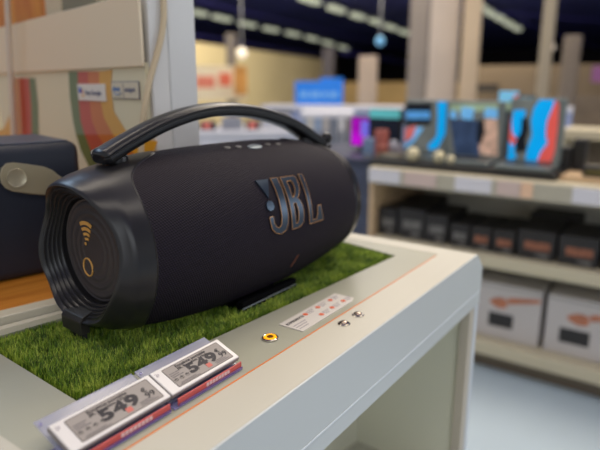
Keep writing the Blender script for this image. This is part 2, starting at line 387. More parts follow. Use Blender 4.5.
# ----- things on top of the shelf unit
ZT = .8355
tray = mat('tray_black', rgb(34, 34, 34), .4)
pA = onx(369, 170, GX + .03); pB = onx(556, 178, GX + .03)
demo = tag(obj('demo_plinth', bx(0, .31, pB.y, pA.y, 0, .03, bev=.005), tray, loc=(GX + .03, 0, ZT)), 'long flat black demo plinth on the shelf unit top', 'plinth')
ZP = ZT + .031
def em(name, col, s=.55, noise=0, ns=6): return mat(name, col, .6, emit=s, noise=noise, nscale=ns, spec=.15)
BLUE = em('screen_blue', rgb(0, 156, 226), .55, .06, 9); RED = em('screen_red', rgb(224, 92, 84), .35, .06, 9); TEAL = em('screen_teal', rgb(0, 120, 150), .4)
BLK = em('screen_black', rgb(26, 30, 38), .2); SLV = mat('laptop_silver', rgb(120, 130, 130), .35, metal=.4)
PEA = em('screen_peach', rgb(190, 156, 136), .35, .4, 30); SKY = em('screen_sky', rgb(110, 176, 226), .4, .15, 12); NAV = em('screen_navy', rgb(52, 68, 96), .35, .3, 18)
GRN = em('screen_green', rgb(150, 170, 140), .35, .2, 12); LIM = em('screen_grey', rgb(108, 112, 108), .3, .15, 12)
def laptop(label, u0, u1, vt, vb, x, art, tilt=8, casing=SLV):
    """open laptop; the screen's picture is given as pixel outlines measured on its plane"""
    A = onx(u0, vb, x); B = onx(u1, vb, x); zt = onx((u0 + u1) / 2, vt, x).z
    wd = A.y - B.y; h = zt - ZP
    t = thing('laptop', label, 'laptop', (x, B.y, ZP))
    obj('base', bx(-.17, .015, 0, wd, 0, .016, bev=.004), casing, t)
    obj('keyboard', bx(-.15, -.05, wd * .06, wd * .94, .016, .0175), tray, t)
    obj('screen_lid', bx(0, .012, -.004, wd + .004, .012, h, bev=.004), casing, t)
    sc = None
    for i, (m, pts) in enumerate(art):
        pp = []
        for (u, v) in pts:
            P = onx(u, v, x); pp.append((min(max(P.y - B.y, .004), wd - .004), min(max(P.z - ZP, .02), h - .006)))
        bm = prism(pp, -.0015 - .0008 * i, 0 - .0008 * i, 'x')
        o = obj('screen' if i == 0 else 'wallpaper_shape', bm, m, t if i == 0 else sc)
        if i == 0: sc = o
    return t
xs = GX + .20
laptop('large open laptop with blue and red wave wallpaper, rightmost on the plinth', 506, 559, 98, 167, xs,
       [(LIM, [(506, 98), (558, 98), (558, 166), (506, 166)]),
        (BLUE, [(540, 99), (556, 99), (551, 112), (547, 122), (546, 135), (548, 143), (541, 152), (537, 164), (525, 164), (527, 150), (532, 135), (531, 120), (534, 108)]),
        (RED, [(556, 99), (559, 104), (558, 124), (555, 150), (551, 165), (537, 165), (541, 152), (548, 143), (546, 135), (547, 122), (551, 112)]),
        (BLUE, [(514, 110), (526, 110), (524, 122), (520, 140), (514, 150), (508, 150), (508, 132)]),
        (BLK, [(522, 118), (528, 118), (529, 130), (526, 140), (527, 150), (518, 153), (515, 146), (517, 138), (521, 132)]),
        (RED, [(506, 116), (509, 116), (512, 132), (517, 139), (513, 146), (506, 140)]),
        (BLUE, [(507, 153), (512, 146), (517, 157), (513, 164), (507, 164)])])
laptop('open laptop showing a peach and dark blue photo, third from the right', 446, 500, 101, 163, xs + .03,
       [(LIM, [(447, 103), (499, 103), (499, 162), (447, 162)]), (GRN, [(449, 104), (498, 104), (498, 111), (449, 112)]),
        (SKY, [(448, 111), (456, 110), (457, 119), (448, 118)]), (SKY, [(462, 107), (474, 108), (473, 121), (461, 118)]), (SKY, [(486, 108), (498, 109), (498, 119), (484, 117)]),
        (NAV, [(450, 119), (478, 120), (480, 158), (455, 160)]),
        (PEA, [(484, 119), (498, 119), (498, 156), (480, 154), (478, 135)]),
        (BLK, [(478, 122), (484, 118), (485, 132), (481, 145), (477, 140)])])
laptop('open laptop with a bright blue curved stripe wallpaper, left of the photo laptop', 404, 445, 100, 154, xs + .06,
       [(LIM, [(405, 101), (444, 101), (444, 153), (405, 153)]),
        (BLK, [(404, 103), (432, 103), (431, 125), (404, 125)]), (em('hdr_blue', rgb(82, 148, 206), .45, .1, 20), [(406, 111), (430, 111), (430, 119), (406, 119)]),
        (NAV, [(404, 126), (412, 126), (410, 140), (404, 142)]),
        (BLUE, [(438, 101), (447, 101), (446, 128), (449, 134), (438, 148), (430, 150), (428, 146), (437, 136), (438, 120)]),
        (em('screen_salmon', rgb(206, 108, 104), .35), [(404, 128), (417, 125), (414, 136), (404, 142)]),
        (SKY, [(417, 127), (424, 128), (414, 142), (404, 149), (404, 144), (413, 138)])])
# displays standing behind
def monitor(label, u0, v0, u1, v1, x, m, m2=None, sub=None, frame=tray):
    A = onx(u0, v1, x); B = onx(u1, v1, x); z1 = onx((u0 + u1) / 2, v0, x).z; z0 = A.z; wd = A.y - B.y
    t = thing('monitor', label, 'monitor', (x, B.y, ZT))
    obj('panel', bx(0, .03, 0, wd, z0 - ZT, z1 - ZT, bev=.004), frame, t)
    s = obj('screen', bx(-.0015, 0, .008, wd - .008, z0 - ZT + .008, z1 - ZT - .008), m, t)
    if m2:
        a, b, c, d_ = sub; obj('banner', bx(-.003, -.0015, wd * a, wd * b, (z0 - ZT) + (z1 - z0) * c, (z0 - ZT) + (z1 - z0) * d_), m2, s)
    obj('stand', bx(.01, .03, wd * .4, wd * .6, 0, z0 - ZT + .02), frame, t)
    obj('foot', bx(-.03, .08, wd * .3, wd * .7, 0, .008, bev=.002), frame, t)
xb = GX + .42
monitor('black header display with light blue lettering band, behind the stripe laptop', 403, 104, 433, 126, xb, BLK, em('hdr_blue', rgb(82, 148, 206), .45, .1, 20), (.06, .94, .28, .72))
monitor('turquoise topped screen with dark teal centre left of the black header', 368, 109, 400, 146, xb, em('scr_dark', rgb(28, 32, 44), .3), em('hdr_teal', rgb(92, 178, 180), .45, .08, 12), (.03, .97, .76, .99))
monitor('screen glowing magenta and violet, leftmost on the shelf unit', 350, 116, 371, 146, xb + .03, em('magenta', rgb(178, 10, 190), .5, .5, 9), em('violet', rgb(120, 110, 226), .5), (.02, .48, .35, .85))
monitor('sky blue topped display behind the photo laptop', 498, 91, 517, 112, xb + .13, GRN, em('hdr_sky', rgb(120, 190, 226), .45), (0, 1, .5, 1))
monitor('pale blue checkered display behind between two laptops', 448, 101, 497, 121, xb, SKY, GRN, (.5, .85, .3, .95))
monitor('teal screen with red corner behind the large laptop', 512, 95, 533, 120, xb - .02, TEAL, RED, (.8, 1, .5, 1))
# small gadgets near the front
tealg = mat('teal_plastic', rgb(10, 116, 110), .4)
def ball(label, u, v, x, r, m, name='desk_speaker'):
    P = onx(u, v, x); base = ZP if x < GX + .45 else ZT
    t = thing(name, label, 'gadget', (x, P.y, base))
    obj('body', lathe([(0, 0), (r * .6, 0), (r * .95, r * .4), (r, r * .9), (r * .8, r * 1.5), (r * .4, r * 1.8), (0, r * 1.85)], 20), m, t, smooth=True)
    obj('grille_ring', lathe([(r * 1.0, r * .85), (r * 1.03, r * .9), (r * 1.0, r * .98)], 20), cardw, t)
creamg = mat('cream_plastic', rgb(206, 196, 160), .4)
ball('round cream gadget on the plinth, left of the pair', 413, 154, GX + .07, .030, creamg)
ball('round cream gadget on the plinth beside the blue stripe, right of the pair', 439, 156, GX + .07, .026, creamg)
ball('flat beige puck gadget just right of the cream pair', 451, 155, GX + .065, .018, creamg)
ball('teal round gadget before the turquoise screen', 379, 130, GX + .36, .034, tealg)
ball('pale grey round gadget beside the teal one', 394, 131, GX + .37, .028, mat('grey_plastic', rgb(150, 152, 166), .4))
for i, (u0, u1, v0, v1, m, lab) in enumerate([(374, 384, 146, 166, mat('brick', rgb(138, 66, 52), .6), 'brick red small box at the left end of the plinth'),
                                          (374, 384, 130, 145, mat('salm', rgb(176, 96, 84), .6), 'dull salmon small box on the dark table beneath the turquoise screen'),
                                          (362, 372, 138, 154, mat('slate', rgb(116, 138, 168), .5), 'slate blue small box on the dark table left of the plinth'),
                                          (386, 400, 146, 160, mat('mauve', rgb(120, 114, 126), .5), 'mauve grey small box left of the cream gadgets'),
                                          (378, 402, 158, 168, mat('taupe', rgb(112, 104, 88), .5), 'taupe flat packet on the front of the plinth')]):
    x = GX + (.10, .29, .26, .14, .08)[i]
    A = onx(u0, v1, x); B = onx(u1, v1, x); z1 = onx(u0, v0, x).z; 
    zb = ZP if B.y < pA.y else ZT
    t = thing('small_box', lab, 'box', (x, B.y, zb))
    obj('carton', bx(0, .05, 0, A.y - B.y, 0, max(z1 - zb, .02), bev=.003), m, t)
    obj('label_strip', bx(-.001, 0, (A.y - B.y) * .2, (A.y - B.y) * .8, .006, .014), gw, t)
t = thing('display_table', 'dark slate table left of the shelf unit, half hidden by the boombox', 'table', (2.42, 1.22, 0))
dsl = mat('slate_dark', rgb(52, 56, 76), .5, noise=.2, nscale=8)
obj('tabletop', bx(0, .6, 0, .62, ZT - .03, ZT - .0005, bev=.004), dsl, t)
obj('cabinet_body', bx(.01, .58, .01, .6, 0, ZT - .0305, bev=.004), mat('slate_mid', rgb(70, 76, 98), .5, noise=.3, nscale=9), t)
# right end of the shelf top: pale riser, black devices, clock
P1 = onx(557, 178, GX + .06); P2 = onx(640, 178, GX + .06)
tag(obj('wooden_riser', bx(0, .25, P2.y, P1.y - .01, 0, .02, bev=.003), palewood, loc=(GX + .06, 0, ZT)), 'pale wooden riser at the right end of the shelf top', 'riser')
ZR = ZT + .021
for (u0, u1, v0, x, lab) in [(561, 571, 147, GX + .2, 'narrow black device on the wooden riser, left'), (574, 588, 139, GX + .22, 'wider black device on the wooden riser, right')]:
    A = onx(u0, v0, x); B = onx(u1, v0, x); t = thing('black_device', lab, 'gadget', (x, B.y, ZR))
    obj('body', bx(0, .06, 0, A.y - B.y, 0, A.z - ZR, bev=.006), black_mt, t)
    obj('front_panel', bx(-.001, 0, .006, A.y - B.y - .006, (A.z - ZR) * .3, (A.z - ZR) * .9), black_gl, t)
A = onx(583, 166, GX + .075); B = onx(625, 166, GX + .075)
t = thing('digital_clock', 'low black clock with dim amber digits at the right edge', 'clock', (GX + .075, B.y, ZR))
obj('case', bx(0, .05, 0, A.y - B.y, 0, A.z - ZR, bev=.005), black_mt, t)
obj('digits', bx(-.001, 0, .015, (A.y - B.y) - .01, .010, (A.z - ZR) - .012), em('amber_dim', rgb(84, 76, 44), .3, .4, 200), t)
# cream upper shelf further back at right
A = onx(560, 129, GX + .9); B = onx(660, 129, GX + .9)
t = thing('wall_shelf', 'cream shelf behind the right end of the shelf unit', 'shelf', (GX + .9, B.y, 0))
obj('shelf_board', bx(0, .3, 0, A.y - B.y, A.z - .05, A.z, bev=.005), gc, t)
obj('back_panel', bx(.3, .33, 0, A.y - B.y, 0, A.z + .16), mat('taupe_back', rgb(104, 92, 80), .6, noise=.2, nscale=8), t)
obj('upright', bx(0, .3, A.y - B.y - .03, A.y - B.y, 0, A.z - .05), gc, t)
slab('poster', 592, 66, 612, 82, 13, mat('orchid', rgb(166, 104, 160), .6), 'orchid pink patch poster at the right edge of the tan wall', 'poster')

# ================================================================== LEFT FIXTURE (turned 12.5 degrees)
FA = math.radians(-12.5)
A2 = Vector((math.cos(FA), math.sin(FA), 0)); B2 = Vector((-math.sin(FA), math.cos(FA), 0))
def fA(u, v, x): d = ray(u, v); t = (x - CAMP.dot(A2)) / d.dot(A2); P = CAMP + d * t; return P.dot(A2), P.dot(B2), P.z
def fB(u, v, y): d = ray(u, v); t = (y - CAMP.dot(B2)) / d.dot(B2); P = CAMP + d * t; return P.dot(A2), P.dot(B2), P.z
PX = .418; PY = .80
fx = thing('wall_fixture', 'white shop bay with amber wood base and striped side panel', 'display', (0, 0, 0), FA)
obj('front_lip', bx(-1.0, .56, .7215, .7465, TOP - .06, TOP + .010, bev=.002), mat('lip_cream', rgb(206, 200, 180), .4), fx)
obj('wood_base', bx(-1.0, .56, .7475, 1.75, TOP - .03, TOP + .0085, bev=.001), wood, fx)
obj('cabinet_body', bx(-1.0, .56, .735, 1.75, .0, TOP - .0605, bev=.003), cream, fx)
# white upright: two leaves with a joint between
colx1 = .499
ups = obj('upright_column', bx(PX + .0316, colx1, PY - .0065, PY + .055, TOP + .009, TOP + 1.3, bev=.003), mat('column_white', rgb(214, 214, 212), .45), fx)
obj('column_edge', bx(PX + .001, PX + .0312, PY - .0065, PY + .055, TOP + .009, TOP + 1.3, bev=.002), mat('column_white_b', rgb(218, 216, 212), .45), ups)
# striped side panel, traced boundaries (pixel positions measured on its plane)
pm = [mat('panel_cream', rgb(224, 214, 182), .55), mat('stripe_green', rgb(122, 136, 104), .5), mat('stripe_red', rgb(196, 102, 92), .5), mat('stripe_orange', rgb(208, 130, 88), .5), mat('stripe_yellow', rgb(220, 168, 90), .5),
      mat('stripe_olive', rgb(96, 104, 30), .5), mat('stripe_deep_red', rgb(186, 66, 14), .5), mat('stripe_deep_orange', rgb(206, 108, 14), .5), mat('stripe_deep_yellow', rgb(232, 164, 20), .5), mat('stripe_tan', rgb(196, 140, 96), .5)]
bm = bmesh.new()
add_box(bm, PX - .006, PX, PY, 1.60, TOP + .009, TOP + .32, mi=0)
def c2(p): return (p[0] / 2.727, p[1] / 2.727)
def strip(b0, b1, mi, off=.0068):
    A = [fA(u, v, PX - off) for u, v in b0]; B = [fA(u, v, PX - off) for u, v in b1]
    va = [bm.verts.new(p) for p in A]; vb = [bm.verts.new(p) for p in B]
    for i in range(len(va) - 1):
        f = bm.faces.new((va[i], va[i + 1], vb[i + 1], vb[i])); f.material_index = mi
bd = [[(187, 195), (190, 260), (199, 330), (207, 367)], [(212, 195), (213, 260), (220, 330), (231, 367)], [(240, 195), (242, 260), (251, 330), (266, 367)], [(270, 195), (272, 260), (283, 320), (308, 367)], [(306, 190), (302, 240), (311, 305), (350, 367)]]
bl = [[(207, 367), (220, 410), (245, 460)], [(231, 367), (250, 415), (285, 460)], [(266, 367), (292, 410), (335, 460)], [(308, 367), (350, 405), (405, 450)], [(350, 367), (385, 380), (430, 385)]]
for i in range(4):
    strip([c2(p) for p in bd[i]], [c2(p) for p in bd[i + 1]], i + 1)
    strip([c2(p) for p in bl[i]], [c2(p) for p in bl[i + 1]], i + 5)
# behind-the-column sweep of the yellow band at the far right
lf = [[(14, 78), (15, 105), (16, 150)], [(19, 78), (20.5, 105), (23, 150)], [(24, 78), (26, 105), (28, 150)], [(29, 78), (31, 105), (32, 150)], [(35, 78), (38, 105), (39, 150)]]
for i, mi in enumerate((9, 6, 2, 1)): strip(lf[i], lf[i + 1], mi)
strip([(-6, 132), (4, 128), (11, 112)], [(-6, 160), (4, 160), (14, 160)], 4)
obj('striped_panel', bm, pm, fx)
# upper cream header board, proud of the panel
_, _, zsb = fA(145, 66, PX - .011); _, _, zst = fA(56, 13, PX - .011)
obj('header_board', bx(PX - .011, PX - .0062, PY - .002, 1.60, zsb, zst, bev=.001), mat('header_cream', rgb(232, 214, 184), .5), fx)
# the panel's left neighbour board
# second cable hanging straight down in front of the header board
cab2 = smoothpath([A2 * (PX - .03) + B2 * fA(u, v, PX - .03)[1] + Vector((0, 0, fA(u, v, PX - .03)[2])) for u, v in [(5, -90), (6.5, -40), (7.5, 0), (9, 40), (11, 80), (13, 115), (14.5, 150)]], 5)
tag(obj('hanging_cable', tube(cab2, .0062, 10), mat('cable_pale', rgb(214, 204, 190), .45), smooth=True), 'pale straight cable hanging at the far left before the header board', 'cable')
obj('back_cabinet', bx(PX + .001, PX + .078, PY + .056, 1.60, TOP + .009, TOP + .385, bev=.002), cream, fx)
# stickers on the panel
def P_on(u, v, off=.0075): return fA(u, v, PX - off)
def quadframe(u0, v0, u1, v1, off=.0085):
    a = P_on(u0, v0, off); b_ = P_on(u1, v1, off); return a[1], b_[1], a[2], b_[2]    # yLeft, yRight, ztop, zbot
ya, yb, zt, zb = quadframe(77, 84, 106, 101.5)
s = obj('voice_assistant_sticker', bx(PX - .0085, PX - .0072, yb, ya, zb, zt, bev=.0003), mat('sticker_white', rgb(230, 224, 214), .5), fx)
RT = Matrix.Rotation(-PI / 2, 4, 'Z') @ Matrix.Rotation(PI / 2, 4, 'X')   # text facing -x
def put_text(parent, txt, size, y, z, x, m, bold=0, name='lettering', sx=1):
    bm = text_bm(txt, size, bold); bm.transform(Matrix.Translation((x, y, z)) @ RT @ Matrix.Scale(sx, 4, (1, 0, 0))); return obj(name, bm, m, parent)
W_ = ya - yb; Hh = zt - zb
put_text(s, 'Hey Google', Hh * .36, ya - W_ * .29, zb + Hh * .36, PX - .009, mat('ink_grey', rgb(120, 122, 140), .6), .0004, sx=1.28)
def disc(r, M, n=20, th=.0006): return lathe([(0, 0), (r, 0), (r, th), (0, th)], n, M)
MX = lambda y, z, x=PX - .0092: Matrix.Translation((x, y, z)) @ Matrix.Rotation(PI / 2, 4, 'Y')
for dy, dz, r, c in ((.10, .62, .2, rgb(50, 96, 190)), (.185, .54, .09, rgb(206, 80, 70)), (.20, .30, .10, rgb(226, 170, 60)), (.215, .70, .05, rgb(60, 150, 90))):
    obj('coloured_dot', disc(Hh * r, MX(ya - W_ * dy, zb + Hh * dz)), mat('dot%d' % int(dy * 1000), c, .5), s)
ya, yb, zt, zb = quadframe(111, 81.5, 139.5, 99.5)
W_ = ya - yb; Hh = zt - zb
s = obj('voice_service_sticker', bx(PX - .0085, PX - .0072, yb, ya, zb, zt, bev=.0003), mat('sticker_line', rgb(120, 116, 130), .5), fx)
obj('sticker_face', bx(PX - .009, PX - .0084, yb + .0012, ya - .0012, zb + .0012, zt - .0012), mat('sticker_cream', rgb(214, 204, 180), .5), s)
inkb = mat('ink_blue', rgb(110, 140, 186), .6)
put_text(s, 'alexa', Hh * .40, ya - W_ * .06, zb + Hh * .46, PX - .0095, inkb, .0004, sx=1.15)
obj('smile_arc', tube([(PX - .0095, ya - W_ * (.10 + .28 * k / 8), zb + Hh * (.36 - .14 * math.sin(PI * k / 8))) for k in range(9)], .0009, 5), inkb, s)
obj('divider_line', bx(PX - .0096, PX - .0089, ya - W_ * .47, ya - W_ * .46, zb + .003, zt - .003), MATS['sticker_line'], s)
put_text(s, 'intégré', Hh * .36, ya - W_ * .52, zb + Hh * .42, PX - .0095, MATS['ink_grey'], .0003, sx=1.2)
# things lying on top of the header board
zt_ = zst
for nm, u0, u1, lab, m, mb in (('orange_carton', -30, 44, 'orange brown carton standing above the header board, upper left corner', wood_mat('orange_card', rgb(196, 112, 44), rgb(220, 150, 66), (4, 4, 1)), mat('band_y', rgb(200, 150, 110), .5)),
                              ('cream_carton', 45.5, 61, 'narrow cream carton between the orange and the olive cartons', mat('cream_card', rgb(206, 190, 160), .5), mat('band_c', rgb(190, 172, 140), .5)),
                              ('olive_carton', 62.5, 96, 'dull olive carton right of the cream one above the header board', mat('olive_card', rgb(134, 128, 106), .5), mat('band_o', rgb(110, 106, 88), .5))):
    ya_, yb_ = fA(u0, 12, PX + .012)[1], fA(u1, 12, PX + .012)[1]
    t = thing(nm, lab, 'box', A2 * (PX + .012) + B2 * yb_ + Vector((0, 0, TOP + .3852)), FA)
    obj('carton', bx(0, .06, 0, ya_ - yb_, 0, .25, bev=.003), m, t)
    obj('printed_band', bx(-.0012, -.0002, .004, ya_ - yb_ - .004, .10, .125), mb, t)
# beige tubes / cable hanging beside the column
cab = smoothpath([A2 * fB(u, v, PY - .012)[0] + B2 * (PY - .012) + Vector((0, 0, fB(u, v, PY - .012)[2])) for u, v in [(161, -70), (163, -30), (163.5, 0), (163.5, 20), (161, 38), (157, 54), (152, 72), (148, 88), (144, 112), (141.5, 135), (141, 165)]], 6)
tag(obj('hanging_cable', tube(cab, .0046, 10), mat('cable_beige', rgb(206, 186, 152), .45), smooth=True), 'thick beige cable curving down across the white column', 'cable')

# ----- dark speaker with leather-like strap on the wood base
ls = thing('leather_speaker', 'dark navy speaker with pale strap on the wood, cut by left edge', 'speaker', A2 * .06 + B2 * .8556 + Vector((0, 0, TOP + .009)), FA)
navy = mat('navy_leatherette', rgb(30, 36, 50), .5, noise=.08, nscale=30, bump=.3, bscale=700)
rt = fB(81, 160, .8556)[0] - .06
bm = bmesh.new(); add_box(bm, -.22, rt, 0, .17, .0, .196, bev=.014, seg=5)
obj('body', bm, navy, ls, smooth=True)
obj('top_band', bx(-.205, rt - .013, .010, .16, .195, .1975, bev=.001), mat('top_blue', rgb(60, 68, 84), .4), ls)
out = [(-6, 163), (0, 165.5), (6, 163.2), (14, 162.6), (28, 164.4), (44, 166.8), (52, 170), (60, 176.5), (66, 178.5), (66, 190), (60, 190), (54, 193), (46, 195), (32, 194), (14, 191.6), (6, 189), (1, 184), (-1, 176)]
out = out[2:-0]
sp = []
for u, v in [(6, 163.6), (14, 162.6), (28, 164.4), (44, 166.8), (52, 170), (60, 176.5), (66, 178.5), (66, 190), (60, 190), (54, 193), (46, 195), (32, 194), (14, 191.6), (6, 188.5), (1.5, 183), (0, 176), (1.5, 168.5)]:
    x, y, z = fB(u, v, .8516); sp.append((x - .06, z - TOP - .009))
champ = mat('champagne_metal', rgb(176, 166, 138), .35, metal=.35)
stp = obj('strap', prism(sp, -.0045, -.0002, 'y', bev=.0008), champ, ls)
x, y, z = fB(16.5, 178, .8512)
obj('strap_button', lathe([(0, 0), (.0125, 0), (.0135, .0012), (.0128, .0022), (.0115, .0014), (0, .0012)], 28, Matrix.Translation((x - .06, -.0047, z - TOP - .009)) @ Matrix.Rotation(PI / 2, 4, 'X')), mat('champ_light', rgb(188, 180, 154), .3, metal=.4), stp, smooth=True)
for sx in (-.19, rt - .05):
    for sy in (.03, .14): obj('foot', lathe([(0, -.0005), (.012, -.0005), (.012, .002), (0, .002)], 16, Matrix.Translation((sx, sy, -.0))), black_mt, ls)

# ================================================================== DISPLAY COUNTER
ct = thing('display_counter', 'white display counter with cream top, orange line and open front', 'counter', (0, 0, 0))
FY = .287; RX = .943; RXO = .977
def lipy(x): return .671 - .191 * (x - .308) - .0035
# mat quad
MQ = [(.262, .442), (.855, .402), (.883, .540), (.272, .645)]
IX0, IX1, IY0 = .193, .905, .345
# cream frame: polygons around the inset, and inset around the mat recess
def ring_poly(bm, outer, inner, z0, z1):
    n = len(outer)
    for i in range(n):
        a, b = outer[i], outer[(i + 1) % n]; c, d_ = inner[(i + 1) % n], inner[i]
        add_prism(bm, [a, b, c, d_], z0, z1, 'z')
XL = -.25
outer = [(XL, FY + .002), (RX, FY + .002), (RX, lipy(RX)), (XL, lipy(XL))]
insq = [(IX0, IY0), (IX1, IY0), (IX1, lipy(IX1) - .012), (IX0, lipy(IX0) - .012)]
bm = bmesh.new(); ring_poly(bm, outer, insq, TOP - .03, TOP)
tt = obj('tabletop', bm, cream, ct)
bm = bmesh.new(); ring_poly(bm, [(x, y) for x, y in insq], MQ, TOP - .03, TOP - .0004)
obj('inset_plate', bm, inset_m, ct)
obj('orange_stripe', bx(IX0 + .03, IX1 - .012, IY0 - .0012, IY0 + .0002, TOP - .004, TOP + .0005), orange_m, ct)
bm = bmesh.new(); add_prism(bm, [(x, y) for x, y in MQ], TOP - .03, TOP - .014); obj('recess_bottom', bm, black_mt, ct)
# front fascia, its lower rail, right chamfered edge
obj('front_fascia', prism([(XL, TOP - .0745), (XL, TOP - .0003), (RX, TOP - .0003), (RXO, TOP - .030), (RXO, TOP - .0745)], FY, FY + .02, 'y', bev=.0012), white_lac, ct)
obj('fascia_rail', bx(XL, RXO - .0, FY + .0006, FY + .02, TOP - .101, TOP - .0758, bev=.0015), white_lac, ct)
obj('seam_bead', bx(XL, RXO - .004, FY - .0006, FY + .004, TOP - .0765, TOP - .0742, bev=.0005), mat('bead_white', rgb(226, 232, 236), .3), ct)
obj('side_chamfer', prism([(RX - .006, TOP - .002), (RX, TOP - .0003), (RXO, TOP - .030), (RXO, TOP - .10), (RXO - .02, TOP - .10), (RXO - .02, TOP - .032)], FY + .0205, lipy(RXO) - .002, 'y', bev=.0008), white_lac, ct)
# legs and panels
inner_m = mat('inner_beige_green', rgb(222, 220, 198), .5, noise=.03, nscale=3)
obj('end_panel', bx(.945, RXO, FY + .022, lipy(RXO) - .01, 0.0, TOP - .102, bev=.001), inner_m, ct)
obj('leg', bx(.962, RXO, FY + .002, FY + .0215, 0.0, TOP - .102, bev=.002), mat('leg_white', rgb(214, 218, 222), .35), ct)
obj('leg', bx(XL, XL + .02, FY + .002, FY + .0215, 0.0, TOP - .102, bev=.002), MATS['leg_white'], ct)
obj('inner_post', bx(.938, .9615, FY + .004, FY + .0215, .0, TOP - .102, bev=.001), mat('inner_post_m', rgb(196, 186, 168), .5), ct)
bm = bmesh.new(); add_prism(bm, [(XL + .02, lipy(XL + .02) - .03), (.944, lipy(.944) - .03), (.944, lipy(.944) - .015), (XL + .02, lipy(XL + .02) - .015)], 0.0, TOP - .031); obj('back_panel', bm, inner_m, ct)
obj('lower_shelf', prism([(XL + .021, FY + .03), (.9445, FY + .03), (.9445, lipy(.944) - .031), (XL + .021, lipy(XL + .02) - .031)], TOP - .49, TOP - .465, 'z'), cream, ct)
obj('end_panel', bx(XL, XL + .019, FY + .022, lipy(XL) - .02, 0, TOP - .031, bev=.001), inner_m, ct)

# ----- artificial grass
gm = thing('grass_mat', 'bright green artificial grass mat under the black speaker', 'mat', (0, 0, TOP))
bm = bmesh.new(); add_prism(bm, [(x + (.002 if x < .5 else -.002), y + (.002 if y < .5 else -.002)) for x, y in MQ], -.0138, -.0115)
obj('backing', bm, mat('grass_backing', rgb(30, 44, 14), .9), gm)
def inquad(x, y, m=0):
    s = True
    for i in range(4):
        a, b = MQ[i], MQ[(i + 1) % 4]; ex, ey = b[0] - a[0], b[1] - a[1]; l = math.hypot(ex, ey)
        if (ex * (y - a[1]) - ey * (x - a[0])) / l < m: return False
    return True
bpsi = math.radians(-4.3)
bax = Vector((math.cos(bpsi), math.sin(bpsi), 0)); bn = Vector((-math.sin(bpsi), math.cos(bpsi), 0))
BC = Vector((2.035 * .287, 1.885 * .287, TOP)); ZC = .348 * .287
verts = []; faces = []; cols = []
rnd = random.Random(3); nb = 0
def blade(x, y, h, w, az, bend, hue):
    global nb
    dx, dy = math.cos(az), math.sin(az); px, py = -dy * w / 2, dx * w / 2; z0 = -.0116
    i = len(verts)
    b1 = bend * .35; b2 = bend
    verts.extend([(x - px, y - py, z0), (x + px, y + py, z0), (x + px * .8 + dx * b1, y + py * .8 + dy * b1, z0 + h * .6), (x - px * .8 + dx * b1, y - py * .8 + dy * b1, z0 + h * .6), (x + dx * b2, y + dy * b2, z0 + h)])
    faces.append((i, i + 1, i + 2, i + 3)); faces.append((i + 3, i + 2, i + 4)); cols.append(hue)
while nb < 90000:
    x = rnd.uniform(.258, .893); y = rnd.uniform(.40, .648)
    if not inquad(x, y, .0018): continue
    q = Vector((x, y, 0)) - Vector((BC.x, BC.y, 0)); s_ = q.dot(bax); t_ = q.dot(bn)
    h = rnd.uniform(.0085, .0145); nb += 1
    edge = not inquad(x, y, .008)
    if .515 < x < .642 and .456 < y < .60: continue
            # under the plate
    if abs(s_) < .235 and t_ > -.09 and t_ < .08 and rnd.random() < .6: h *= .75
    az = rnd.gauss(.6, 1.5); bend = rnd.uniform(.001, .008)
    if edge: bend *= .25
    cl = math.sin(x * 90 + math.sin(y * 70) * 2) * math.cos(y * 110)
    blade(x, y, h, rnd.uniform(.0008, .0014), az, bend, min(1, max(0, .5 + .25 * cl + rnd.gauss(0, .32))))
me = bpy.data.meshes.new('grass_blades'); me.from_pydata(verts, [], faces); me.update()
ca = me.color_attributes.new('hue', 'FLOAT_COLOR', 'POINT')
buf = []
for c in cols: buf += [c, c, c, 1] * 5
ca.data.foreach_set('color', buf)
g = bpy.data.materials.new('grass_fibre'); g.use_nodes = True; nt = g.node_tree; b = nt.nodes['Principled BSDF']
at = nt.nodes.new('ShaderNodeAttribute'); at.attribute_name = 'hue'; r = nt.nodes.new('ShaderNodeValToRGB')
r.color_ramp.elements[0].color = rgb(34, 62, 8); r.color_ramp.elements[1].color = rgb(200, 214, 84)
e = r.color_ramp.elements.new(.5); e.color = rgb(110, 150, 24)
nt.links.new(at.outputs['Color'], r.inputs['Fac']); nt.links.new(r.outputs['Color'], b.inputs['Base Color']); b.inputs['Roughness'].default_value = .5
me.materials.append(g)
o = bpy.data.objects.new('grass_blades', me); C.objects.link(o); o.parent = gm; o['kind'] = 'stuff'

# ----- security plate that the boombox stands on
sp_ = thing('display_plate', 'black metal plate with bright front edge clamping the boombox', 'stand', (0, 0, TOP))
obj('base_plate', bx(.525, .636, .462, .605, -.0112, -.0092, bev=.0005), black_mt, sp_)
obj('front_rail', bx(.518, .639, .4590, .470, -.0090, .0090, bev=.001), mat('dull_black', rgb(10, 10, 11), .9, spec=.1), sp_)
obj('bright_edge', bx(.517, .638, .4578, .4592, .0000, .0012, bev=.0004), steel, sp_)
hk = prism([(-.008, .001), (-.008, .017), (-.004, .022), (.034, .035), (.034, .030), (.004, .017), (.004, .001)], -.021, .021, 'y', bev=.001)
HK = BC + bax * -.236 + bn * .012 + Vector((0, 0, .0050))
obj('end_clamp', hk, mat('clamp_black', rgb(44, 41, 38), .45), sp_, loc=(HK.x, HK.y, .0050), rotz=bpsi)
obj('clamp_arm', bx(-.002, .003, -.015, .015, -.0095, .0055), black_mt, sp_, loc=(HK.x, HK.y, 0), rotz=bpsi)

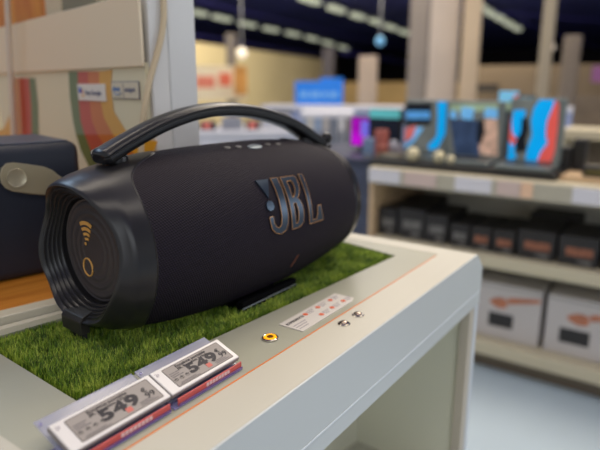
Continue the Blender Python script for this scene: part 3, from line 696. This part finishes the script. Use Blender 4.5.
# ================================================================== THE BOOMBOX
bb = thing('boombox', 'large black barrel boombox with arched handle and raised letters on front', 'speaker', BC, bpsi)
H = .287; HL = .241; RM = .378 * H; R0L = .293 * H; R0R = .262 * H
def rad(s, th=0):
    k = 1 - min(1, abs(s / HL)) ** 3; r0 = R0L if s < 0 else R0R
    d_ = ((math.degrees(th) + 56 + 180) % 360) - 180
    return (r0 + (RM - r0) * k) * (1 + .052 * max(0, 1 - ((s + .08) / .2) ** 2) * math.exp(-(d_ / 27) ** 2))
def bpt(s, th, off=0):
    r = rad(s, th) + off; return Vector((s, -r * math.cos(th), ZC + r * math.sin(th)))
# fabric
bm = bmesh.new(); uvl = bm.loops.layers.uv.new('UVMap')
NS, NT = 90, 128
grid = [[bm.verts.new(bpt(-.21 + .42 * i / NS, 2 * PI * j / NT)) for j in range(NT)] for i in range(NS + 1)]
for i in range(NS):
    for j in range(NT):
        f = bm.faces.new((grid[i][j], grid[i + 1][j], grid[i + 1][(j + 1) % NT], grid[i][(j + 1) % NT]))
        for lp, (a_, b_) in zip(f.loops, ((i, j), (i + 1, j), (i + 1, j + 1), (i, j + 1))):
            lp[uvl].uv = (-.21 + .42 * a_ / NS, 2 * PI * b_ / NT * .1085)
for row, rev in ((grid[0], 1), (grid[-1], 0)):
    bm.faces.new(row if not rev else row[::-1])
bmesh.ops.recalc_face_normals(bm, faces=bm.faces)
obj('fabric_body', bm, fabric, bb, smooth=True)
# end bumpers
def sb(th, sgn=-1):
    d = ((math.degrees(th) - 92 + 180) % 360) - 180
    e = ((math.degrees(th) + 90 + 180) % 360) - 180
    return .1955 - .070 * math.exp(-abs(d / 18) ** 1.8) - .006 * math.exp(-(d / 45) ** 2) - .03 * math.exp(-(e / 26) ** 2) 
def wob(th, w):  # soft squarish flare of the rubber rim
    return 1 + w * (.016 * math.cos(4 * (th - PI / 4)) + .010 * math.cos(3 * th + .6))
def bumper(sgn):
    bm = bmesh.new(); n = 144
    R0 = R0L if sgn < 0 else R0R
    prof = []    # list of functions th -> (|s|, r)
    prof.append(lambda th: (sb(th) - .004, rad(sgn * (sb(th) - .004), th) - .001))
    prof.append(lambda th: (sb(th), rad(sgn * sb(th), th) + .0008))
    prof.append(lambda th: (sb(th) + .0015, rad(sgn * (sb(th) + .0015), th) + .0022))
    for k in range(1, 6):
        def fn(th, k=k):
            s0 = sb(th) + .0015; s = s0 + (.218 - s0) * k / 5
            return s, (rad(sgn * s, th) + .0022) * wob(th, k / 5 * .8) 
        prof.append(fn)
    def inn(th, w=1):   # the rubber swells inwards low on the side
        d_ = ((math.degrees(th) + 30 + 180) % 360) - 180; e_ = ((math.degrees(th) - 205 + 180) % 360) - 180
        return 1 - w * (.035 * math.exp(-(d_ / 15) ** 2)) + w * .02 * math.exp(-(e_ / 14) ** 2)
    lipf = lambda th: .0008 * math.cos(3 * th + 1.2) - .0125 * math.exp(-((((math.degrees(th) - 14 + 180) % 360) - 180) / 36) ** 2) - .0105 * math.exp(-((math.degrees(th) - 150) / 24) ** 2) - .0050 * math.exp(-((math.degrees(th) - 214) / 18) ** 2)
    for ds, dr in ((.2255, .0020), (.2330, -.0005), (.2390, -.0030), (.2418, -.0050), (.2425, -.0068), (.2412, -.0082)):
        prof.append(lambda th, ds=ds, dr=dr: (ds + lipf(th) * min(1, max(0, (ds - .218) / .02)), (R0 + .0035 + dr) * wob(th, 1) * inn(th, min(1, max(0, (ds - .2255) / .014)))))
    r_, s_ = R0 - .0052, .2405
    for k in range(5):
        for dr, ds in ((-.0003, -.0020), (-.0010, -.0032), (-.0026, -.0036), (-.0032, -.0034)):
            prof.append(lambda th, r=r_ + dr, s=s_ + ds, k=k: (s + lipf(th) * (1 - (k + .5) / 5.5), r * wob(th, 1 - k * .2) * inn(th, 1 - k * .2)))
        r_ -= .0032; s_ -= .0046
    prof.append(lambda th: (.2120, .0640)); prof.append(lambda th: (.206, .0630)); prof.append(lambda th: (.200, .0560))
    rows = [[bm.verts.new((sgn * s, -r * math.cos(th), ZC + r * math.sin(th))) for th in [2 * PI * j / n for j in range(n)] for (s, r) in [f(th)]] for f in prof]
    for a_, b_ in zip(rows, rows[1:]):
        for j in range(n): bm.faces.new((a_[j], b_[j], b_[(j + 1) % n], a_[(j + 1) % n]))
    bmesh.ops.recalc_face_normals(bm, faces=bm.faces)
    o = obj('end_bumper', bm, black_rub, bb, smooth=True)
    # passive radiator with concentric ridges
    pr = [(0, .0)]
    for k in range(1, 41):
        r = .057 * k / 40; w = .0009 * max(0, math.sin(k / 40 * 2 * PI * 5.5)) * (1 if k > 12 else 0)
        pr.append((r, w))
    pr += [(.0585, -.0015), (.0605, -.0005), (.0628, -.003), (.0630, -.008), (0, -.008)]
    M = Matrix.Translation((sgn * .2140, 0, ZC)) @ Matrix.Rotation(sgn * PI / 2, 4, 'Y')
    rd_ = obj('passive_radiator', lathe(pr, 72, M), mat('radiator_grey', rgb(58, 54, 56), .5), bb, smooth=True)
    return o, rd_
lb, lrad = bumper(-1); rbm, rrad = bumper(1)
# gold symbol on the radiators: four fan arcs, a dot and an upright ring
def symbol(sgn, parent):
    X = sgn * .2147
    def arc_bm(cz, r0, r1, half, y0=.0095):
        pts = [(y0 + r1 * math.sin(t), cz + r1 * math.cos(t)) for t in [-half + 2 * half * k / 10 for k in range(11)]]
        pts += [(y0 + r0 * math.sin(t), cz + r0 * math.cos(t)) for t in [half - 2 * half * k / 10 for k in range(11)]]
        return prism(pts, min(X, X + sgn * .0008), max(X, X + sgn * .0008), 'x')
    base = ZC + .006; Y0 = .0135
    for r0, r1, hf in ((.0055, .0085, .55), (.0112, .0146, .52), (.0172, .0210, .50), (.0238, .0282, .48)):
        obj('gold_arc', arc_bm(base, r0, r1, hf), gold, parent)
    obj('gold_dot', prism([(Y0 + .0019 * math.cos(k * PI / 6), base + .0005 + .0019 * math.sin(k * PI / 6)) for k in range(12)], min(X, X + sgn * .0008), max(X, X + sgn * .0008), 'x'), gold, parent)
    obj('gold_ring', tube([(X, Y0 + .0098 * math.cos(2 * PI * k / 40), ZC - .0225 + .0108 * math.sin(2 * PI * k / 40)) for k in range(40)], .0011, 6, closed=True), gold, parent)
symbol(-1, lrad); symbol(1, rrad)

# handle: grooved band swept over the top
hp = smoothpath([(-.1985, 0, .2055), (-.193, 0, .2075), (-.183, 0, .2118), (-.154, 0, .2240), (-.11, 0, .2400), (-.06, 0, .2512), (-.01, 0, .2550), (.05, 0, .2500), (.11, 0, .2365), (.15, 0, .2225), (.185, 0, .2050), (.205, 0, .1940), (.219, 0, .1830)], 6)
prof = [(-.0165, -.0050), (-.0172, -.0018), (-.0172, .0004), (-.0162, .0010), (-.0163, .0018), (-.0168, .0030), (-.0158, .0056), (-.0135, .0070), (-.0122, .0064), (-.0112, .0074), (-.0070, .0088), (0, .0094)]
prof = prof + [(-a_, b_) for a_, b_ in prof[-2::-1]] + [(.0140, -.0080), (.006, -.0094), (0, -.0096), (-.006, -.0094), (-.0140, -.0080)]
N = len(hp)
def hring(i):
    a_ = hp[max(0, i - 1)]; b_ = hp[min(N - 1, i + 1)]; t = (b_ - a_).normalized(); nn = Vector((-t.z, 0, t.x))
    e = min(i, N - 1 - i); f = min(1, .45 + .55 * (e / 6) ** .6) if e < 6 else 1
    g_ = 1 + .18 * math.exp(-(e / 14) ** 2)
    return [hp[i] + Vector((0, y * f * g_, 0)) + nn * (z_ * f) for y, z_ in prof]
bm = bmesh.new(); add_sweep(bm, hp, hring); bmesh.ops.recalc_face_normals(bm, faces=bm.faces)
hd_ = obj('handle', bm, black_gl, bb, smooth=True)
hd_['label'] = 'glossy black arched handle'
for sx, z_ in ((-.172, .198), (.178, .195)):
    obj('handle_mount', lathe([(0, -.020), (.010, -.018), (.013, -.008), (.012, .004), (.008, .008), (0, .009)], 24, Matrix.Translation((sx, 0, z_ + .004))), black_rub, bb, smooth=True)
# small knobs seen above the handle's far end
for sx, y, z_, r in ((.232, -.002, .199, .0105), (.243, .0, .184, .004)):
    obj('pivot_knob', lathe([(0, -r), (r * .7, -r * .75), (r, 0), (r * .7, r * .75), (0, r)], 18, Matrix.Translation((sx, y, z_))), black_rub, bb, smooth=True)

# raised letters wrapped on the barrel
LOGO = dict(
 T=[[(-0.0312, 38.3), (-0.0085, 37.8), (-0.0215, 24.3)]],
 D=[[(-.0222 + .0068 * math.cos(k * PI / 10), 19.2 + 3.5 * math.sin(k * PI / 10)) for k in range(20)]],
 J=[[(-0.0036, 38.0), (0.0095, 37.6), (0.0091, 28.8), (0.0082, 19.6), (0.0076, 10.8), (0.0058, 4.5), (0.0012, 0.1), (-0.0080, -1.5), (-0.0179, -0.3), (-0.0255, 3.3), (-0.0280, 8.5), (-0.0279, 11.9), (-0.0213, 11.7), (-0.0208, 7.1), (-0.0174, 4.3), (-0.0124, 3.1), (-0.0075, 4.6), (-0.0050, 10.1), (-0.0044, 18.8), (-0.0038, 27.7), (-0.0036, 33.8)]],
 B=[[(0.0142, 37.3), (0.0404, 36.9), (0.0445, 35.6), (0.0450, 31.6), (0.0425, 26.2), (0.0376, 22.4), (0.0325, 20.2), (0.0371, 18.1), (0.0400, 13.7), (0.0400, 7.2), (0.0380, 2.6), (0.0333, 0.4), (0.0257, -0.6), (0.0140, -0.7), (0.0138, 5.7), (0.0138, 14.7), (0.0139, 25.0), (0.0140, 31.7)],
    [(0.0235, 33.5), (0.0325, 33.6), (0.0340, 31), (0.0335, 27), (0.0298, 23.1), (0.0261, 21.6), (0.0230, 21.4), (0.0233, 27.6)],
    [(0.0220, 17.1), (0.0275, 17.2), (0.0297, 10.7), (0.028, 4.9), (0.0251, 2.9), (0.0215, 2.9), (0.0218, 10.2)]],
 L=[[(0.0523, 37.1), (0.0609, 37.0), (0.0598, 27.1), (0.0590, 16.2), (0.0585, 6.7), (0.0582, 1.9), (0.0678, 1.9), (0.0713, 5.4), (0.0724, 11.0), (0.0805, 11.3), (0.0815, 6.0), (0.0841, -0.3), (0.0518, -0.5), (0.0515, 7.4), (0.0517, 18.1), (0.0520, 29.0)]])
def wrap(x, y, off): return bpt(x, y / RM, off)
lg = None
for key, loops in LOGO.items():
    bm = bmesh.new(); es = []; mloops = []
    for lp in loops:
        pts = [(s, math.radians(t) * RM) for s, t in lp]; mloops.append(pts)
        vs = [bm.verts.new((x, y, 0)) for x, y in pts]
        for i in range(len(vs)): es.append(bm.edges.new((vs[i], vs[(i + 1) % len(vs)])))
    bmesh.ops.triangle_fill(bm, use_beauty=True, use_dissolve=False, edges=es)
    for k in range(-1, 20):
        bmesh.ops.bisect_plane(bm, geom=bm.verts[:] + bm.edges[:] + bm.faces[:], plane_co=(0, k * .004 + .0003, 0), plane_no=(0, 1, 0))
    ext = bmesh.ops.extrude_face_region(bm, geom=bm.faces[:])
    up = {v for v in ext['geom'] if isinstance(v, bmesh.types.BMVert)}
    for v in bm.verts: v.co = wrap(v.co.x, v.co.y, .0020 if v in up else -.0005)
    bmesh.ops.recalc_face_normals(bm, faces=bm.faces)
    lo = obj({'T': 'exclamation_wedge', 'D': 'exclamation_dot'}.get(key, 'raised_letter'), bm, logo_m, bb)
    for pts in mloops:
        dense = []
        for i in range(len(pts)):
            a_, b_ = pts[i], pts[(i + 1) % len(pts)]; nseg = max(1, int(math.hypot(a_[0] - b_[0], a_[1] - b_[1]) / .005))
            for k in range(nseg): dense.append(wrap(a_[0] + (b_[0] - a_[0]) * k / nseg, a_[1] + (b_[1] - a_[1]) * k / nseg, .0018))
        if key in 'JBL': obj('gold_outline', tube(dense, .00050, 5, closed=True), gold_dim, lo)
# control buttons on top
btn = mat('button_grey', rgb(96, 94, 92), .4)
def button(s, th, rx, ry, m, name, h=.0016, ring=False):
    th = math.radians(th); nn = Vector((0, -math.cos(th), math.sin(th))); tt_ = Vector((0, -math.sin(th), -math.cos(th))); cpt = bpt(s, th, -.0004)
    bm = bmesh.new(); n = 24
    rows_ = []
    for f, hh in ((1, 0), (1, h * .7), (.85, h), (0.0, h)):
        rows_.append([bm.verts.new(cpt + Vector((1, 0, 0)) * (rx * f * math.cos(2 * PI * k / n)) + tt_ * (ry * f * math.sin(2 * PI * k / n)) + nn * hh) for k in range(n)] if f else [bm.verts.new(cpt + nn * hh)])
    for a_, b_ in zip(rows_, rows_[1:]):
        for k in range(n):
            q = [a_[k], a_[(k + 1) % n]] + ([b_[(k + 1) % n], b_[k]] if len(b_) > 1 else [b_[0]])
            bm.faces.new(q)
    bmesh.ops.recalc_face_normals(bm, faces=bm.faces)
    return obj(name, bm, m, bb, smooth=True)
button(-.022, 76, .0052, .0040, btn, 'control_button'); button(-.003, 75, .0052, .0040, btn, 'control_button')
pw = button(.0235, 72, .0130, .0070, mat('power_silver', rgb(120, 130, 138), .4, metal=.3), 'power_button', .0022)
button(.054, 74, .0045, .0035, btn, 'control_button'); button(.075, 73, .0045, .0035, btn, 'control_button')
# slim copper-coloured line laid low on the fabric
bm = tube([bpt(.0385 - .0070 * k / 6, math.radians(-24 - 10 * k / 6), .0006) for k in range(7)], .0005, 5); obj('copper_line', bm, mat('copper_dim', rgb(150, 92, 66), .5), bb)

# ================================================================== THINGS ON THE COUNTER EDGE
ink = mat('ink_dark', rgb(46, 42, 48), .6); inkred = mat('ink_red', rgb(206, 112, 100), .6)
# instruction sticker
o = thing('instruction_sticker', 'white sticker with small orange icons and notes along the grass', 'sticker', (.508, .3555, TOP))
obj('paper', prism([(0, 0), (.118, .0005), (.130, .005), (.130, .036), (.0, .036)], -.0002, .0006, 'z'), mat('sticker_paper', rgb(216, 210, 202), .5), o)
bm = text_bm('EXPERIENCE', .0062, .0002, .0001); bm.transform(Matrix.Translation((.003, .0245, .0007))); obj('heading', bm, ink, o)
tiny = mat('ink_fade', rgb(150, 142, 150), .6)
for i in range(3): obj('note_line', bx(.004, .030 - .004 * i, .0165 - .005 * i, .0178 - .005 * i, .0006, .0008), tiny, o)
orr = mat('icon_orange', rgb(222, 96, 48), .5)
for (x, y) in ((.044, .027), (.044 + .012, .010), (.073, .027), (.083, .011), (.104, .027), (.112, .011)):
    obj('orange_icon', lathe([(0, .0006), (.0036, .0006), (.0036, .0009), (0, .0009)], 18, Matrix.Translation((x, y, 0))), orr, o)
    for k in range(3): obj('note_line', bx(x + .0055, x + .0205 - .003 * k, y + .0024 - .003 * k, y + .0033 - .003 * k, .0006, .0008), tiny, o)
# illuminated push button
pb = thing('push_button', 'round steel push button with glowing amber ring beside the sticker', 'button', (.4715, .3765, TOP))
obj('bezel', lathe([(0, 0), (.0098, 0), (.0098, .0014), (.0088, .0022), (.0080, .0016), (0, .0012)], 32), chrome, pb, smooth=True)
obj('light_ring', lathe([(.0042, .0014), (.0048, .0026), (.0070, .0028), (.0076, .0018)], 32), mat('amber_ring', rgb(250, 170, 20), .4, emit=.9), pb, smooth=True)
obj('cap', lathe([(0, .0030), (.0034, .0030), (.0040, .0022), (.0040, .0010)], 24), mat('button_dark', rgb(120, 76, 20), .3, metal=.3), pb, smooth=True)
for (u, v, lab) in ((344, 324, 'small domed chrome stud on the cream edge, nearer one'), (358, 315, 'small domed chrome stud on the cream edge, farther one')):
    P = onz(u, v, TOP); t = thing('chrome_stud', lab, 'button', P, 0, 'pair of chrome studs')
    obj('collar', lathe([(0, 0), (.0078, 0), (.0078, .0010), (.0068, .0018), (0, .0016)], 28), chrome, t, smooth=True)
    obj('dome', lathe([(.0058, .0016), (.0050, .0030), (.003, .0040), (0, .0044)], 28), mat('dome_dark', rgb(176, 160, 146), .2, metal=1), t, smooth=True)

# price tag holders and tags
acr = mat('clear_acrylic', rgb(176, 178, 204), .12, alpha=.45, trans=.0)
acv = mat('violet_acrylic', rgb(160, 156, 214), .2, alpha=.45)
pinks = mat('pink_rail', rgb(206, 92, 88), .4)
ang = math.radians(20)
screen = mat('epaper', rgb(160, 152, 146), .6); tagw = mat('tag_white', rgb(226, 222, 220), .35)
def holder(x0, x1, label, left_ext):
    h = thing('tag_holder', label, 'holder', (x0, .358, TOP), 0, 'clear tag holders')
    M = Matrix.Translation((0, .004, .0035)) @ Matrix.Rotation(ang, 4, 'X')
    w = x1 - x0
    obj('back_plate', bx(0, w, .0, .050, -.0002, .0014, bev=.0004, M=M), acr, h)
    obj('foot_plate', bx(0, w, -.004, .034, .0, .0014, bev=.0004), acv, h)
    obj('front_lip', bx(0.006, w, -.0025, -.0012, .0016, .0085, bev=.0003), pinks, h)
    obj('violet_lip', bx(0.006, w, -.0040, -.0032, .0015, .0036, bev=.0003), mat('violet_lip', rgb(112, 74, 136), .4), h)
    obj('clip_pin', lathe([(0, 0), (.0016, 0), (.0016, .0012), (0, .0014)], 12, M @ Matrix.Translation((.003, .044, .0014))), acv, h)
    bm = bmesh.new()
    for i in range(8): add_box(bm, w * .45 + i * .0042, w * .45 + i * .0042 + .0032, -.0030, -.0026, .0042, .0076)
    obj('lip_lettering', bm, mat('lip_text', rgb(236, 196, 196), .5), h)
def price_tag(x0, w, label):
    d = .0340
    t = thing('price_tag', label, 'price tag', (x0, .3607, TOP + .0068), 0, 'electronic price tags')
    M = Matrix.Rotation(ang, 4, 'X')
    obj('case', bx(0, w, 0, d, .0008, .0058, bev=.0014, seg=3, M=M), mat('tag_grey', rgb(130, 122, 120), .4), t)
    obj('bezel', bx(.0006, w - .0006, .0006, d - .0006, .0048, .0066, bev=.0007, M=M), tagw, t)
    sx0, sx1, sy0, sy1 = .0125, w - .0065, .0045, d - .0045
    s = obj('screen', bx(sx0, sx1, sy0, sy1, .0065, .0069, M=M), screen, t)
    bm = bmesh.new()
    for q in ((sx0 - .0006, sx0, sy0, sy1), (sx1, sx1 + .0006, sy0, sy1), (sx0, sx1, sy0 - .0006, sy0), (sx0, sx1, sy1, sy1 + .0006)): add_box(bm, q[0], q[1], q[2], q[3], .0064, .0070, M=M)
    obj('screen_edge', bm, mat('edge_brown', rgb(96, 86, 84), .5), t)
    Z = .00705
    def T(txt, size, x, y, m=ink, bold=0, nm='lettering', sx=1, al='LEFT'):
        bm = text_bm(txt, size, bold, .00008, al); bm.transform(M @ Matrix.Translation((x, y, Z)) @ Matrix.Scale(sx, 4, (1, 0, 0))); o = obj(nm, bm, m, s); return o
    T('549', .0165, w * .365, sy0 + .0064, ink, .0008, 'price_digits', 1.45)
    T('€', .0072, w * .81, sy0 + .0130, ink, .0002, 'currency_mark', 1.1)
    T('99', .0085, w * .81, sy0 + .0060, ink, .0002, 'cents_digits', 1.15)
    T('Enceinte portable', .0044, w * .5, sy1 - .0042, ink, .00012, 'title_line', 1.25, 'CENTER')
    T('JBL Boombox 3 Noir', .0040, w * .5, sy1 - .0078, ink, .0001, 'title_line', 1.15, 'CENTER')
    T('★★★★★' if False else '* * * * *', .0085, sx0 + .0015, sy0 + .0035, ink, .0003, 'star_row', 1.1)
    soft = mat('ink_soft', rgb(110, 104, 108), .6)
    for i, (a_, b_) in enumerate(((.002, .016), (.002, .012), (.002, .014))): obj('small_print', bx(sx0 + a_, sx0 + b_, sy0 + .0115 + .0024 * i, sy0 + .0123 + .0024 * i, Z - .0001, Z + .0001, M=M), soft, s)
    for i, (a_, b_) in enumerate(((.0, .024), (.002, .020))): obj('small_print', bx(sx0 + .003 + a_, sx0 + .004 + b_, sy0 + .0008 + .0016 * i, sy0 + .0014 + .0016 * i, Z - .0001, Z + .0001, M=M), soft, s)
    for i in range(3): obj('small_print', bx(sx1 - .022, sx1 - .004 - .003 * i, sy0 + .0015 + .0018 * i, sy0 + .0021 + .0018 * i, Z - .0001, Z + .0001, M=M), soft, s)
    obj('red_patch', bx(w * .575, w * .575 + .0060, sy0 + .0022, sy0 + .0075, Z - .0002, Z + .0001, M=M), inkred, s)
    bm = bmesh.new()
    for i, j in ((0, 0), (1, 0), (0, 1), (2, 1), (1, 2), (2, 2), (0, 3)): add_box(bm, .0035 + i * .0012, .0045 + i * .0012, d * .74 + j * .0012, d * .74 + .001 + j * .0012, .0065, .00672, M=M)
    obj('corner_mark', bm, MATS['ink_fade'], t)
holder(.2025, .300, 'clear acrylic holder under the lower left price tag', True)
holder(.3035, .397, 'clear acrylic holder under the upper right price tag', True)
price_tag(.2040, .1010, 'white electronic price tag reading 549, lower left at the counter edge')
price_tag(.3056, .0925, 'white electronic price tag reading 549, upper right beside the grass')

# ================================================================== LIGHT
w = bpy.data.worlds.new('World'); bpy.context.scene.world = w; w.use_nodes = True
bg = w.node_tree.nodes['Background']; bg.inputs[0].default_value = rgb(200, 202, 205); bg.inputs[1].default_value = .74
def area(name, loc, target, sx, sy, power, col):
    l = bpy.data.lights.new(name, 'AREA'); l.shape = 'RECTANGLE'; l.size = sx; l.size_y = sy; l.energy = power; l.color = col
    o = bpy.data.objects.new(name, l); C.objects.link(o); o.location = loc
    o.rotation_euler = (Vector(target) - Vector(loc)).to_track_quat('-Z', 'Y').to_euler()
    return o
area('unseen_overhead_lamp', (1.2, 1.6, 3.9), (.7, .7, 0.9), 4.0, .35, 44, (1, .88, .72))
area('unseen_overhead_lamp', (-.2, -.6, 3.9), (.3, .4, 0.9), 4.0, .35, 30, (1, .9, .76))
area('shopfront_daylight', (-2.6, -3.2, 2.4), (.6, .5, 1.0), 3.0, 2.0, 34, (.9, .95, 1))
area('shopfront_daylight', (3.0, -3.4, 1.75), (.5, .5, 1.0), 2.4, .9, 46, (.90, .95, 1))
area('unseen_overhead_lamp', (.3, 3.9, 3.5), (.4, .6, 1.0), 2.2, .5, 30, (.56, .77, 1))  # unseen cool light, placed for the blue highlights on handle and rim
area('unseen_overhead_lamp', (3.0, .2, 3.9), (2.2, .5, .5), 3.0, .5, 80, (1, .88, .72))
area('unseen_overhead_lamp', (12, 8, 4.2), (14, 10, 0), 14, 5, 1000, (1, .88, .66))
area('unseen_overhead_lamp', (5, 7.5, 4.2), (7, 9.5, 1.2), 4, 2, 160, (1, .94, .84))  # unseen light added to brighten the pale board and posters
area('unseen_overhead_lamp', (7, 3, 4.2), (7, 3, 0), 8, 4, 260, (1, .92, .80))

# ================================================================== CAMERA
cd = bpy.data.cameras.new('Camera'); cam = bpy.data.objects.new('Camera', cd); C.objects.link(cam)
R = Matrix((CR, CU, -CF)).transposed().to_4x4(); cam.matrix_world = Matrix.Translation(CAMP) @ R
cd.sensor_width = 36; cd.lens = 36 * F_PX / 600; cd.clip_start = .01; cd.clip_end = 200
cd.dof.use_dof = True; cd.dof.focus_distance = .60; cd.dof.aperture_fstop = (cd.lens / 1000) / .0105; cd.dof.aperture_blades = 0
sc = bpy.context.scene; sc.camera = cam
sc.view_settings.view_transform = 'Standard'; sc.view_settings.look = 'None'; sc.view_settings.gamma = 1; sc.view_settings.exposure = 0
sc.view_settings.use_curve_mapping = False
try: sc.cycles.use_denoising = True
except Exception: pass
